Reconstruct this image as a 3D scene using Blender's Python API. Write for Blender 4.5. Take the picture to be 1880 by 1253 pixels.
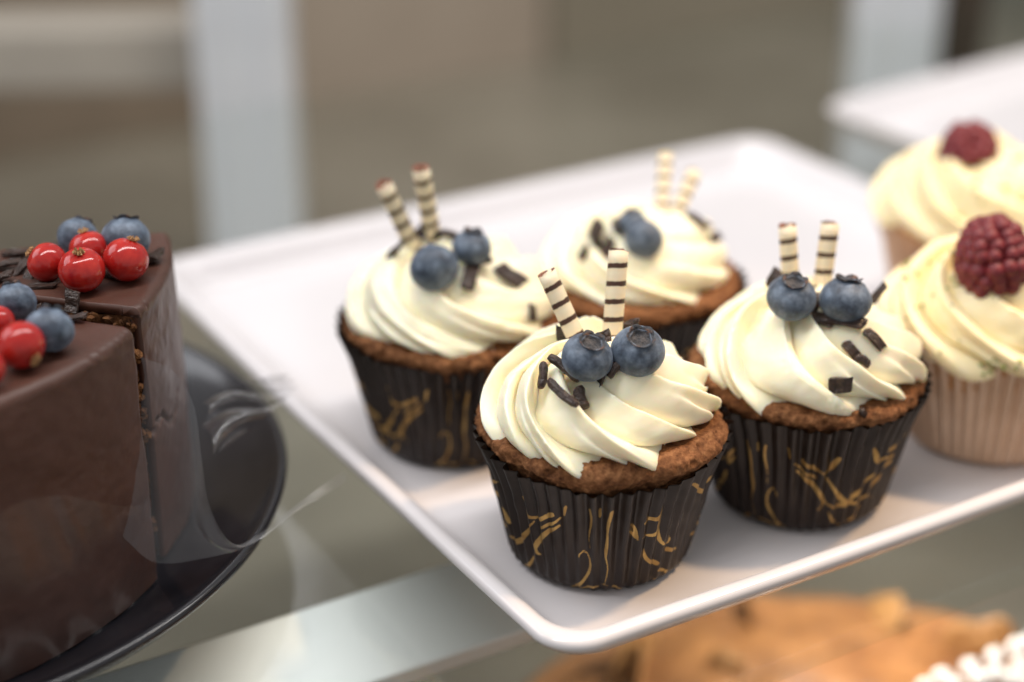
import bpy, bmesh, math, random
import numpy as np
from mathutils import Vector, Matrix
from mathutils.bvhtree import BVHTree

for o in list(bpy.data.objects):
    bpy.data.objects.remove(o)
sc = bpy.context.scene
COL = sc.collection
R = math.radians
random.seed(4)

# ------------------------------------------------------------------ camera, world, lamps, exposure
FPX, PITCH, CX, CY, HCAM = 3300.0, R(25.5), 940.0, 626.5, 0.27770
cam_d = bpy.data.cameras.new('camera')
cam = bpy.data.objects.new('camera', cam_d)
COL.objects.link(cam)
cam.location = (0, 0, HCAM)
cam.rotation_euler = (math.pi / 2 - PITCH, 0, 0)
cam_d.sensor_width = 36.0
cam_d.lens = 36.0 * FPX / 1880.0
cam_d.clip_start, cam_d.clip_end = 0.02, 20.0
cam_d.dof.use_dof = True
cam_d.dof.focus_distance = 0.484
cam_d.dof.aperture_fstop = 3.5
sc.camera = cam

world = bpy.data.worlds.new('World')
sc.world = world
world.use_nodes = True
world.node_tree.nodes['Background'].inputs[0].default_value = (0.90, 0.89, 0.88, 1)
world.node_tree.nodes['Background'].inputs[1].default_value = 0.46

def aim(o, target):
    o.rotation_euler = (Vector(target) - o.location).to_track_quat('-Z', 'Y').to_euler()

def area_lamp(name, loc, target, size, energy, color, roll=0.0, spread=180):
    l = bpy.data.lights.new(name, 'AREA')
    l.shape = 'RECTANGLE'
    l.size, l.size_y = size
    l.energy = energy
    l.color = color
    l.spread = R(spread)
    o = bpy.data.objects.new(name, l)
    COL.objects.link(o)
    o.location = loc
    aim(o, target)
    o.rotation_euler.rotate_axis('Z', roll)
    return o

# light tube under the top of the case (long, running along it), window to the left, warm spot to the right
area_lamp('tube_lamp', (0.02, 0.50, 0.72), (0.02, 0.45, 0.0), (1.1, 0.09), 5.0, (1.0, 0.97, 0.95), R(31))
area_lamp('window_light', (-1.1, 0.75, 0.85), (0.0, 0.5, 0.03), (0.9, 0.8), 6.0, (0.93, 0.95, 1.0))
low_d = bpy.data.lights.new('lower_shelf_fill', 'POINT')  # added fill for the lower shelf, hidden under the white plate
low_d.energy, low_d.color, low_d.shadow_soft_size = .62, (1.0, 0.93, 0.82), .008
low = bpy.data.objects.new('lower_shelf_fill', low_d)
COL.objects.link(low)
low.location = (0.130, 0.580, -0.050)
area_lamp('back_wall_fill', (0.1, 0.75, 1.3), (0.15, 1.35, -0.1), (1.2, .4), 1.9, (1.0, 0.92, 0.83), 0.0, 60)  # added fill lamp, out of view, to brighten the back wall
spot_d = bpy.data.lights.new('warm_spot', 'SPOT')
spot_d.energy, spot_d.color = 15.0, (1.0, 0.66, 0.36)
spot_d.spot_size, spot_d.spot_blend, spot_d.shadow_soft_size = R(25), 0.5, 0.035
spot = bpy.data.objects.new('warm_spot', spot_d)
COL.objects.link(spot)
spot.location = (0.47, 0.60, 0.74)
aim(spot, (0.14, 0.47, 0.02))

sc.render.engine = 'CYCLES'
sc.cycles.use_denoising = True
sc.cycles.max_bounces = 10
sc.cycles.transparent_max_bounces = 16
sc.cycles.caustics_reflective = False
sc.cycles.caustics_refractive = False
sc.cycles.sample_clamp_indirect = 4.0
sc.view_settings.view_transform = 'Standard'
sc.view_settings.look = 'None'
sc.view_settings.exposure = 0.24
sc.view_settings.gamma = 1.0

# ------------------------------------------------------------------ pixel -> place (the photo is 1880 x 1253)
CAMP = Vector((0, 0, HCAM))
def ray(px, py):
    u, v = (px - CX) / FPX, (py - CY) / FPX
    return Vector((u, math.cos(PITCH) - v * math.sin(PITCH), -math.sin(PITCH) - v * math.cos(PITCH)))
def on_z(px, py, z):
    r = ray(px, py)
    return CAMP + r * ((z - HCAM) / r.z)
def at_depth(px, py, d):
    return CAMP + ray(px, py) * d
def depth_of(p):
    p = Vector(p) - CAMP
    return p.y * math.cos(PITCH) - p.z * math.sin(PITCH)
AX = Vector((math.sin(R(59.0)), math.cos(R(59.0)), 0))     # along the shelf front
BX = Vector((-AX.y, AX.x, 0))                              # towards the back of the case
CASE_ROT = math.atan2(AX.y, AX.x)

# ------------------------------------------------------------------ numpy noise
def _hash(i, j, k, s):
    h = (i * 374761393 + j * 668265263 + k * 2147483647 + s * 1274126177) & 0xFFFFFFFF
    h = ((h ^ (h >> 13)) * 1274126177) & 0xFFFFFFFF
    h = (h ^ (h >> 16)) & 0xFFFFFFFF
    return h.astype(np.float64) / 4294967295.0
def vnoise(p, seed=0):
    p = np.asarray(p, dtype=np.float64)
    f = np.floor(p).astype(np.int64)
    t = p - f
    t = t * t * (3 - 2 * t)
    out = 0
    for a in (0, 1):
        for b in (0, 1):
            for c in (0, 1):
                w = (t[..., 0] if a else 1 - t[..., 0]) * (t[..., 1] if b else 1 - t[..., 1]) * (t[..., 2] if c else 1 - t[..., 2])
                out = out + w * _hash(f[..., 0] + a, f[..., 1] + b, f[..., 2] + c, seed)
    return out * 2 - 1
def fbm(p, seed=0, octaves=3, gain=0.5):
    s, a = 0, 1.0
    for o in range(octaves):
        s = s + a * vnoise(p * (2.03 ** o) + 11.3 * o, seed + o)
        a *= gain
    return s
def smooth(a, b, x):
    t = np.clip((x - a) / (b - a), 0, 1)
    return t * t * (3 - 2 * t)
def spline(pts, n):
    """Catmull-Rom through pts, n points evenly spaced along it"""
    P = np.array(pts, dtype=float)
    P = np.vstack([2 * P[0] - P[1], P, 2 * P[-1] - P[-2]])
    out = []
    for i in range(1, len(P) - 2):
        t = np.linspace(0, 1, 24, endpoint=False)[:, None]
        a, b, c, d = P[i - 1], P[i], P[i + 1], P[i + 2]
        out.append(0.5 * (2 * b + (c - a) * t + (2 * a - 5 * b + 4 * c - d) * t ** 2 + (3 * b - a - 3 * c + d) * t ** 3))
    out = np.vstack(out + [P[-2:-1]])
    L = np.concatenate([[0], np.cumsum(np.linalg.norm(np.diff(out, axis=0), axis=1))])
    s = np.linspace(0, L[-1], n)
    return np.stack([np.interp(s, L, out[:, k]) for k in range(P.shape[1])], axis=1)

# ------------------------------------------------------------------ mesh helpers
def new_mesh(name, verts, faces, mats, smooth_shade=True, mat_idx=None):
    me = bpy.data.meshes.new(name)
    me.from_pydata([tuple(v) for v in verts], [], faces)
    for m in (mats if isinstance(mats, (list, tuple)) else [mats]):
        me.materials.append(m)
    if mat_idx is not None:
        me.polygons.foreach_set('material_index', mat_idx)
    me.polygons.foreach_set('use_smooth', [smooth_shade] * len(me.polygons))
    me.update()
    return me
def grid_faces(nu, nv, wrap_u=False, off=0):
    """rows v, columns u; vertex = v*nu+u"""
    F = []
    for v in range(nv - 1):
        for u in range(nu if wrap_u else nu - 1):
            u2 = (u + 1) % nu
            F.append((off + v * nu + u, off + v * nu + u2, off + (v + 1) * nu + u2, off + (v + 1) * nu + u))
    return F
def link(name, me, parent=None, loc=None, rot=None):
    o = bpy.data.objects.new(name, me)
    COL.objects.link(o)
    if loc is not None:
        o.location = loc
    if rot is not None:
        o.rotation_euler = rot
    if parent is not None:
        o.parent = parent
    return o
def tag(o, label, cat, group=None):
    o['label'], o['category'] = label, cat
    if group:
        o['group'] = group
    return o
def struct(o):
    o['kind'] = 'structure'
    return o
def revolve(prof, n, mod=None):
    """prof [(r,z)..] bottom to top -> verts array (rows, n, 3)"""
    prof = np.array(prof)
    th = np.linspace(0, 2 * np.pi, n, endpoint=False)
    P = np.zeros((len(prof), n, 3))
    P[..., 0] = prof[:, None, 0] * np.cos(th)
    P[..., 1] = prof[:, None, 0] * np.sin(th)
    P[..., 2] = prof[:, None, 1]
    return P, th
def box_bm(bm, size, loc=(0, 0, 0), rotz=0.0, bevel=0.0):
    r = bmesh.ops.create_cube(bm, size=1.0)
    M = Matrix.Translation(loc) @ Matrix.Rotation(rotz, 4, 'Z') @ Matrix.Diagonal((*size, 1))
    bmesh.ops.transform(bm, matrix=M, verts=r['verts'])
    if bevel:
        es = list({e for v in r['verts'] for e in v.link_edges})
        bmesh.ops.bevel(bm, geom=es, offset=bevel, segments=3, profile=0.5, affect='EDGES')
def bm_mesh(name, bm, mat, smooth_shade=False):
    me = bpy.data.meshes.new(name)
    bm.to_mesh(me)
    bm.free()
    me.materials.append(mat)
    me.polygons.foreach_set('use_smooth', [smooth_shade] * len(me.polygons))
    return me

# ------------------------------------------------------------------ materials
def nodes_of(name):
    m = bpy.data.materials.new(name)
    m.use_nodes = True
    nt = m.node_tree
    return m, nt, nt.nodes['Principled BSDF']
def add(nt, t, **kw):
    n = nt.nodes.new(t)
    for k, v in kw.items():
        setattr(n, k, v)
    return n
def noise_node(nt, scale, detail=4, rough=0.55, coord='Object', stretch=None):
    tc = add(nt, 'ShaderNodeTexCoord')
    n = add(nt, 'ShaderNodeTexNoise')
    n.inputs['Scale'].default_value = scale
    n.inputs['Detail'].default_value = detail
    n.inputs['Roughness'].default_value = rough
    src = tc.outputs[coord]
    if stretch:
        mp = add(nt, 'ShaderNodeMapping')
        mp.inputs['Scale'].default_value = stretch
        nt.links.new(src, mp.inputs['Vector'])
        src = mp.outputs[0]
    nt.links.new(src, n.inputs['Vector'])
    return n
def ramp(nt, fac, stops):
    r = add(nt, 'ShaderNodeValToRGB')
    el = r.color_ramp.elements
    while len(el) < len(stops):
        el.new(0.5)
    for e, (p, c) in zip(el, stops):
        e.position, e.color = p, (*c, 1)
    nt.links.new(fac, r.inputs[0])
    return r
def bump(nt, bs, height, strength, dist):
    b = add(nt, 'ShaderNodeBump')
    b.inputs['Strength'].default_value = strength
    b.inputs['Distance'].default_value = dist
    nt.links.new(height, b.inputs['Height'])
    nt.links.new(b.outputs[0], bs.inputs['Normal'])
def mat_noise(name, c1, c2, scale, rough, bump_s=0.0, bump_d=0.0005, sss=0.0, sss_r=(1, .6, .4), sss_scale=0.002, metallic=0.0,
              lo=0.35, hi=0.65, detail=4, spec=0.5, coat=0.0, stretch=None):
    m, nt, bs = nodes_of(name)
    n = noise_node(nt, scale, detail, stretch=stretch)
    r = ramp(nt, n.outputs['Fac'], [(lo, c1), (hi, c2)])
    nt.links.new(r.outputs[0], bs.inputs['Base Color'])
    bs.inputs['Roughness'].default_value = rough
    bs.inputs['Metallic'].default_value = metallic
    bs.inputs['Specular IOR Level'].default_value = spec
    bs.inputs['Coat Weight'].default_value = coat
    if sss:
        bs.inputs['Subsurface Weight'].default_value = sss
        bs.inputs['Subsurface Radius'].default_value = sss_r
        bs.inputs['Subsurface Scale'].default_value = sss_scale
    if bump_s:
        bump(nt, bs, n.outputs['Fac'], bump_s, bump_d)
    return m

M = {}
M['porcelain'] = mat_noise('porcelain', (.70, .672, .686), (.73, .70, .71), 9, .16, spec=.5)
M['cream'] = mat_noise('butter_cream', (.955, .88, .66), (.965, .90, .70), 160, .40, .05, .0002, sss=.55, sss_r=(1, .66, .32), sss_scale=.0026)
M['cream_pistachio'] = mat_noise('pistachio_cream', (.90, .77, .47), (.92, .81, .53), 160, .45, .06, .0002, sss=.4, sss_r=(1, .8, .35), sss_scale=.002)
def crumb(name, dark, mid, light, scale=420):
    m, nt, bs = nodes_of(name)
    n = noise_node(nt, scale, 8, .68)
    n2 = noise_node(nt, scale * .22, 3)
    r = ramp(nt, n.outputs['Fac'], [(.30, dark), (.50, mid), (.72, light)])
    mx = add(nt, 'ShaderNodeMixRGB', blend_type='MULTIPLY')
    mx.inputs[0].default_value = .55
    r2 = ramp(nt, n2.outputs['Fac'], [(.3, (.45, .42, .40)), (.65, (1, 1, 1))])
    nt.links.new(r.outputs[0], mx.inputs[1])
    nt.links.new(r2.outputs[0], mx.inputs[2])
    nt.links.new(mx.outputs[0], bs.inputs['Base Color'])
    bs.inputs['Roughness'].default_value = .85
    bs.inputs['Specular IOR Level'].default_value = .2
    bump(nt, bs, n.outputs['Fac'], .9, .0009)
    return m
M['choc_crumb'] = crumb('chocolate_crumb', (.075, .027, .011), (.25, .105, .043), (.46, .225, .098))
M['slice_crumb'] = crumb('slice_crumb', (.03, .013, .007), (.15, .062, .024), (.42, .20, .075), 330)
M['vanilla_crumb'] = crumb('vanilla_crumb', (.38, .16, .06), (.62, .31, .13), (.78, .48, .24), 300)
def ganache():
    m, nt, bs = nodes_of('ganache')
    n = noise_node(nt, 26, 5)
    r = ramp(nt, n.outputs['Fac'], [(.3, (.060, .023, .0145)), (.7, (.094, .038, .025))])
    nt.links.new(r.outputs[0], bs.inputs['Base Color'])
    f = noise_node(nt, 420, 6, .7)
    n2 = noise_node(nt, 70, 5, .6, stretch=(1, 1, .35))
    rr = ramp(nt, n2.outputs['Fac'], [(.3, (.34,) * 3), (.7, (.58,) * 3)])
    nt.links.new(rr.outputs[0], bs.inputs['Roughness'])
    bs.inputs['Subsurface Weight'].default_value = .08
    bs.inputs['Subsurface Scale'].default_value = .001
    bump(nt, bs, f.outputs['Fac'], .3, .0004)
    return m
M['ganache'] = ganache()
M['dark_choc'] = mat_noise('dark_chocolate', (.022, .012, .009), (.050, .025, .017), 6, .34, .3, .05)
M['berry_red'] = None
def currant():
    m, nt, bs = nodes_of('currant_skin')
    n = noise_node(nt, 2.2, 5, stretch=(1, 1, .35))
    r = ramp(nt, n.outputs['Fac'], [(.3, (.33, .008, .010)), (.7, (.50, .030, .020))])
    nt.links.new(r.outputs[0], bs.inputs['Base Color'])
    bs.inputs['Roughness'].default_value = .13
    bs.inputs['Subsurface Weight'].default_value = .35
    bs.inputs['Subsurface Radius'].default_value = (1, .12, .08)
    bs.inputs['Subsurface Scale'].default_value = .003
    return m
M['currant'] = currant()
M['calyx_dry'] = mat_noise('dry_calyx', (.30, .14, .05), (.62, .36, .16), 9, .8, .5, .05)
def blueberry_mat():
    m, nt, bs = nodes_of('blueberry_skin')
    n = noise_node(nt, 1.9, 7, .62)
    r = ramp(nt, n.outputs['Fac'], [(.30, (.014, .018, .030)), (.46, (.060, .082, .118)), (.68, (.165, .210, .275))])
    nt.links.new(r.outputs[0], bs.inputs['Base Color'])
    bs.inputs['Roughness'].default_value = .46
    bs.inputs['Sheen Weight'].default_value = .25
    bs.inputs['Sheen Tint'].default_value = (.6, .75, 1, 1)
    f = noise_node(nt, 22, 4)
    bump(nt, bs, f.outputs['Fac'], .16, .02)
    return m
M['blueberry'] = blueberry_mat()
M['berry_crown'] = mat_noise('berry_crown', (.035, .040, .050), (.22, .10, .050), 3.2, .65, .3, .03, lo=.48, hi=.72)
M['berry_scar'] = mat_noise('berry_scar', (.030, .034, .042), (.11, .10, .10), 4, .8, .4, .03)
M['raspberry'] = mat_noise('raspberry_skin', (.115, .008, .013), (.20, .018, .026), 1.6, .5, .0, .0003, sss=.25, sss_r=(1, .2, .15), sss_scale=.002)
M['pistachio'] = mat_noise('pistachio', (.20, .24, .06), (.40, .42, .14), 300, .7)
def wafer():
    m, nt, bs = nodes_of('wafer_print')
    tc = add(nt, 'ShaderNodeTexCoord')
    sep = add(nt, 'ShaderNodeSeparateXYZ')
    nt.links.new(tc.outputs['UV'], sep.inputs[0])        # u = round the roll, v = metres along the roll * 100
    w = add(nt, 'ShaderNodeMath', operation='MULTIPLY_ADD')
    nt.links.new(sep.outputs[0], w.inputs[0])
    w.inputs[1].default_value = .30
    nt.links.new(sep.outputs[1], w.inputs[2])
    nz = noise_node(nt, 700, 2)
    w2 = add(nt, 'ShaderNodeMath', operation='MULTIPLY_ADD')
    nt.links.new(nz.outputs['Fac'], w2.inputs[0])
    w2.inputs[1].default_value = .10
    nt.links.new(w.outputs[0], w2.inputs[2])
    fr = add(nt, 'ShaderNodeMath', operation='FRACT')
    nt.links.new(w2.outputs[0], fr.inputs[0])
    r = ramp(nt, fr.outputs[0], [(.0, (.055, .022, .012)), (.235, (.06, .025, .014)), (.28, (.80, .68, .47)), (.5, (.83, .73, .54)), (.95, (.80, .68, .47)), (1.0, (.10, .045, .025))])
    nt.links.new(r.outputs[0], bs.inputs['Base Color'])
    bs.inputs['Roughness'].default_value = .5
    bs.inputs['Subsurface Weight'].default_value = .15
    bs.inputs['Subsurface Scale'].default_value = .001
    bump(nt, bs, nz.outputs['Fac'], .15, .0003)
    return m
M['wafer'] = wafer()
M['wafer_end'] = mat_noise('wafer_end', (.10, .035, .02), (.26, .10, .055), 900, .7, .4, .0004)
def paper_cup_mat():
    m, nt, bs = nodes_of('printed_paper')
    a = add(nt, 'ShaderNodeAttribute', attribute_name='gold_distance')   # the printed flourish, in mm from its outline
    nz = noise_node(nt, 900, 3)
    ma = add(nt, 'ShaderNodeMath', operation='MULTIPLY_ADD')
    nt.links.new(nz.outputs['Fac'], ma.inputs[0])
    ma.inputs[1].default_value = .25
    nt.links.new(a.outputs['Fac'], ma.inputs[2])
    mr = add(nt, 'ShaderNodeMapRange')
    mr.inputs['From Min'].default_value, mr.inputs['From Max'].default_value = .17, .05
    nt.links.new(ma.outputs[0], mr.inputs['Value'])
    g = noise_node(nt, 160, 3)
    gr = ramp(nt, g.outputs['Fac'], [(.3, (.30, .165, .05)), (.7, (.50, .32, .11))])
    pr_ = ramp(nt, g.outputs['Fac'], [(.3, (.016, .0095, .007)), (.7, (.026, .0155, .011))])
    mx = add(nt, 'ShaderNodeMixRGB')
    nt.links.new(mr.outputs[0], mx.inputs[0])
    nt.links.new(pr_.outputs[0], mx.inputs[1])
    nt.links.new(gr.outputs[0], mx.inputs[2])
    nt.links.new(mx.outputs[0], bs.inputs['Base Color'])
    mm = add(nt, 'ShaderNodeMath', operation='MULTIPLY')
    nt.links.new(mr.outputs[0], mm.inputs[0])
    mm.inputs[1].default_value = .55
    nt.links.new(mm.outputs[0], bs.inputs['Metallic'])
    bs.inputs['Roughness'].default_value = .38
    bs.inputs['Specular IOR Level'].default_value = .30
    f = noise_node(nt, 500, 4)
    bump(nt, bs, f.outputs['Fac'], .15, .0003)
    return m
M['paper_dark'] = paper_cup_mat()
M['paper_tan'] = mat_noise('tan_paper', (.58, .40, .275), (.67, .49, .36), 90, .6, .15, .0003)
M['black_glaze'] = mat_noise('black_glaze', (.010, .010, .013), (.018, .017, .021), 60, .16, spec=.6)
M['alu'] = mat_noise('brushed_aluminium', (.76, .80, .86), (.84, .87, .92), 30, .42, .05, .0004, metallic=.35, stretch=(1, 1, .05))
M['rail'] = mat_noise('white_rail', (.86, .88, .89), (.90, .91, .92), 14, .6, metallic=.35)
M['rail_beige'] = mat_noise('beige_rail', (.20, .19, .16), (.27, .25, .21), 20, .5)
M['wall_brown'] = mat_noise('brown_laminate', (.17, .13, .092), (.24, .19, .14), 5, .55, detail=2)
M['wall_grey'] = mat_noise('taupe_laminate', (.33, .275, .22), (.41, .35, .29), 4, .55, detail=2)
M['wall_olive'] = mat_noise('olive_laminate', (.235, .21, .16), (.29, .26, .205), 4, .55, detail=2)
M['dark_brown'] = mat_noise('dark_gap_brown', (.055, .040, .028), (.08, .06, .042), 12, .5)
M['green_grey'] = mat_noise('green_grey_panel', (.14, .17, .15), (.19, .22, .19), 8, .5)
M['ledge'] = mat_noise('beige_ledge', (.32, .295, .26), (.39, .36, .315), 10, .5)
M['deck'] = mat_noise('lower_shelf_laminate', (.165, .145, .115), (.25, .225, .185), 7, .5, detail=3)
M['caramel'] = mat_noise('caramel', (.15, .060, .022), (.36, .165, .060), 40, .35, .4, .002, sss=.1, lo=.3, hi=.7)
M['nut'] = mat_noise('nut', (.34, .16, .055), (.48, .26, .10), 2, .45, .3, .05)
M['glint'] = mat_noise('glint_bead', (.86, .85, .85), (.9, .89, .89), 2, .2)  # plain white that stands in for blurred highlights
def thin_glass(name, tint, refl, rough, base=0.02):
    m = bpy.data.materials.new(name)
    m.use_nodes = True
    nt = m.node_tree
    nt.nodes.clear()
    out = add(nt, 'ShaderNodeOutputMaterial')
    mix = add(nt, 'ShaderNodeMixShader')
    tr = add(nt, 'ShaderNodeBsdfTransparent')
    tr.inputs[0].default_value = (*tint, 1)
    gl = add(nt, 'ShaderNodeBsdfGlossy')
    gl.inputs['Roughness'].default_value = rough
    fr = add(nt, 'ShaderNodeFresnel')
    fr.inputs['IOR'].default_value = 1.5
    ma = add(nt, 'ShaderNodeMath', operation='MULTIPLY_ADD', use_clamp=True)
    nt.links.new(fr.outputs[0], ma.inputs[0])
    ma.inputs[1].default_value, ma.inputs[2].default_value = refl, base
    # only the outer faces mirror: the rays go straight through, so the far faces must not reflect totally
    ge = add(nt, 'ShaderNodeNewGeometry')
    iv = add(nt, 'ShaderNodeMath', operation='SUBTRACT')
    iv.inputs[0].default_value = 1.0
    nt.links.new(ge.outputs['Backfacing'], iv.inputs[1])
    mb = add(nt, 'ShaderNodeMath', operation='MULTIPLY')
    nt.links.new(ma.outputs[0], mb.inputs[0])
    nt.links.new(iv.outputs[0], mb.inputs[1])
    nt.links.new(mb.outputs[0], mix.inputs[0])
    nt.links.new(tr.outputs[0], mix.inputs[1])
    nt.links.new(gl.outputs[0], mix.inputs[2])
    nt.links.new(mix.outputs[0], out.inputs[0])
    return m
M['glass'] = thin_glass('shelf_glass', (.955, .972, .962), 1.15, .03, .01)
def film_mat(rough, sheen, haze=.055):
    """one thin sheet: mostly clear, a trace of milkiness, a soft sheen that grows towards its edges"""
    m = bpy.data.materials.new('acetate_film')
    m.use_nodes = True
    nt = m.node_tree
    nt.nodes.clear()
    out = add(nt, 'ShaderNodeOutputMaterial')
    tr, df, gl = add(nt, 'ShaderNodeBsdfTransparent'), add(nt, 'ShaderNodeBsdfDiffuse'), add(nt, 'ShaderNodeBsdfGlossy')
    tr.inputs[0].default_value = (.97, .97, .98, 1)
    df.inputs[0].default_value = (.80, .82, .88, 1)
    gl.inputs['Roughness'].default_value = rough
    lw = add(nt, 'ShaderNodeLayerWeight')
    lw.inputs[0].default_value = .35
    nz = noise_node(nt, 45, 3)
    a = add(nt, 'ShaderNodeMath', operation='MULTIPLY_ADD', use_clamp=True)
    nt.links.new(lw.outputs['Facing'], a.inputs[0])
    a.inputs[1].default_value, a.inputs[2].default_value = sheen, .035
    b = add(nt, 'ShaderNodeMath', operation='MULTIPLY')
    nt.links.new(nz.outputs['Fac'], b.inputs[0])
    b.inputs[1].default_value = haze
    m1, m2 = add(nt, 'ShaderNodeMixShader'), add(nt, 'ShaderNodeMixShader')
    nt.links.new(b.outputs[0], m1.inputs[0])
    nt.links.new(tr.outputs[0], m1.inputs[1])
    nt.links.new(df.outputs[0], m1.inputs[2])
    nt.links.new(a.outputs[0], m2.inputs[0])
    nt.links.new(m1.outputs[0], m2.inputs[1])
    nt.links.new(gl.outputs[0], m2.inputs[2])
    nt.links.new(m2.outputs[0], out.inputs[0])
    return m
M['film'] = film_mat(.26, .28)
M['film_faint'] = film_mat(.22, .12, .012)
M['film_gloss'] = film_mat(.15, .55)

# ------------------------------------------------------------------ the case: glass shelf, lower shelf, back, posts, rails
GLASS_Z = -0.0125
corner = on_z(1026, 1210, .010)
corner.z = 0
def case(a, b, z=0.0):
    """a metres along the shelf, b metres towards the back, from the front corner of the plate"""
    return corner + AX * a + BX * b + Vector((0, 0, z))
eb = (on_z(1600, 1146, GLASS_Z) - corner).dot(BX)            # front edge of the glass
bm = bmesh.new()
box_bm(bm, (1.7, .52 - eb, .008), bevel=.0012)
glass = link('glass_shelf', bm_mesh('glass_shelf', bm, M['glass']), None, case(.25, (.52 + eb) / 2, GLASS_Z - .0042), (0, 0, CASE_ROT))
tag(glass, 'clear glass shelf carrying the white and black plates', 'shelf')

bm = bmesh.new()
box_bm(bm, (3.2, 2.6, .02))
deck = struct(link('lower_shelf', bm_mesh('lower_shelf', bm, M['deck']), None, case(.3, .35, -.185), (0, 0, CASE_ROT)))

# aluminium rail under the glass and the flange beside it
def bar(name, a0, a1, b0, b1, z0, z1, mat, bev=.001):
    bm = bmesh.new()
    box_bm(bm, (a1 - a0, b1 - b0, z1 - z0), bevel=bev)
    return link(name, bm_mesh(name, bm, mat), None, case((a0 + a1) / 2, (b0 + b1) / 2, (z0 + z1) / 2), (0, 0, CASE_ROT))
pa = on_z(600, 1107, -.03) - corner
pb = on_z(734, 1188, -.03) - corner
rb0, rb1 = pb.dot(BX), pa.dot(BX)
rail = bar('shelf_rail', -.6, .085, rb0, rb1, -.041, -.033, M['rail'], .001)
rail.rotation_euler = (R(21), 0, CASE_ROT)
tag(rail, 'white metal rail running under the glass beside the front plate corner', 'rail')
flange = bar('shelf_flange', -.6, -.02, rb0 - .030, rb0 - .004, -.060, -.050, M['rail_beige'], .002)
tag(flange, 'narrow beige strip under the glass in front of the white rail', 'rail')

# back of the case
WB = .95
def wall_a(px, py=150):
    """how far along the back wall a spot of the picture lies"""
    r_, o_ = ray(px, py), CAMP - corner
    t_ = (WB - o_.dot(BX)) / r_.dot(BX)
    return (o_ + r_ * t_).dot(AX)
e1, e2, e3 = wall_a(440), wall_a(1010), wall_a(1640)
for a0, a1, mt in ((e1 - 1.5, e1 - .003, 'wall_brown'), (e1 + .003, e2 - .003, 'wall_grey'), (e2 + .003, e3 - .003, 'wall_olive'), (e3 + .003, e3 + 1.2, 'green_grey')):
    struct(bar('back_panel', a0, a1, WB, WB + .02, -.9, .5, M[mt], .003))

# posts, placed by where they meet the picture
def upright(px0, px1, py, d, mat, name, label, z0=-.6, z1=.45, thick=.03):
    p0, p1 = at_depth(px0, py, d), at_depth(px1, py, d)
    w = (p1 - p0).length
    c = (p0 + p1) / 2
    root = bpy.data.objects.new(name, None)
    COL.objects.link(root)
    root.location = (c.x, c.y + thick / 2, z0)
    bm = bmesh.new()
    box_bm(bm, (w, thick, z1 - z0), (0, 0, (z1 - z0) / 2), bevel=.003)
    link('profile', bm_mesh('profile', bm, mat), root)
    for s in (-.28, .28):
        bm = bmesh.new()
        box_bm(bm, (w * .12, .004, z1 - z0 - .02), (s * w, -thick / 2 - .0015, (z1 - z0) / 2), bevel=.001)
        link('groove_strip', bm_mesh('groove_strip', bm, mat), root)
    tag(root, label, 'post')
    return root
upright(352, 528, 40, 1.00, M['alu'], 'case_post', 'broad silver upright of the display case at the upper left')
upright(1572, 1730, 40, 1.08, M['alu'], 'case_post', 'silver upright of the display case behind the far plate')
upright(1745, 1815, 40, 1.10, M['dark_brown'], 'gap_strip', 'dark brown strip put in for the gap beside the silver upright at the upper right')  # solid strip put in for the dark gap
p = at_depth(170, 95, 1.08)
bm = bmesh.new()
box_bm(bm, (.40, .05, .040), rotz=R(3), bevel=.004)
ledge = link('rear_ledge', bm_mesh('rear_ledge', bm, M['ledge']), None, (p.x - .13, p.y, p.z))
tag(ledge, 'pale horizontal ledge left of the broad silver upright', 'ledge')

# ------------------------------------------------------------------ white square plates
def plate_mesh(half):
    prof = [(.060, -.0115), (.030, -.0118), (.0285, -.0105), (.026, -.0075), (.014, -.0040), (.005, .0030), (.0012, .0072), (0, .0092), (.0010, .0108), (.0032, .0112), (.0058, .0102),
            (.0085, .0070), (.0110, .0032), (.0135, .0010), (.017, .0002), (.022, 0), (.05, 0)]
    prof = spline(prof, 60)
    rc, k = .013, 10
    verts, n = [], 0
    for d, z in prof:
        h = half - d
        rr = rc if d < .03 else rc
        ring = []
        for q, (sx, sy) in enumerate(((1, 1), (-1, 1), (-1, -1), (1, -1))):
            for i in range(k + 1):
                a = q * math.pi / 2 + i / k * math.pi / 2
                ring.append(((h - rr) * sx + rr * math.cos(a), (h - rr) * sy + rr * math.sin(a), z))
            # a few points along the side, bowed very slightly
            x0, y0, _ = ring[-1]
            a2 = (q + 1) * math.pi / 2
            sx2, sy2 = ((-1, 1), (-1, -1), (1, -1), (1, 1))[q]
            x1, y1 = (h - rr) * sx2 + rr * math.cos(a2), (h - rr) * sy2 + rr * math.sin(a2)
            for i in range(1, 12):
                t = i / 12
                bow = .0009 * math.sin(math.pi * t)
                ring.append((x0 + (x1 - x0) * t + math.cos(a2) * bow, y0 + (y1 - y0) * t + math.sin(a2) * bow, z + .0002 * math.sin(9 * t + q)))
        n = len(ring)
        verts += ring
    F = grid_faces(n, len(prof), True)
    F.append(tuple((len(prof) - 1) * n + i for i in range(n)))
    F.append(tuple(reversed(range(n))))
    return new_mesh('square_plate', verts, F, M['porcelain'])
HALF = .1475
pm = plate_mesh(HALF)
c0 = case(HALF, HALF)
plate = link('square_plate', pm, None, (c0.x, c0.y, 0), (0, 0, CASE_ROT))
tag(plate, 'white square porcelain plate with raised rim under the cupcakes', 'plate')
cc = on_z(1500, 195, .010)
c1 = Vector((cc.x, cc.y, 0)) + AX * HALF + BX * HALF * 0.0 + BX * .0
rot2 = math.atan2(.0861, .1182)
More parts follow.
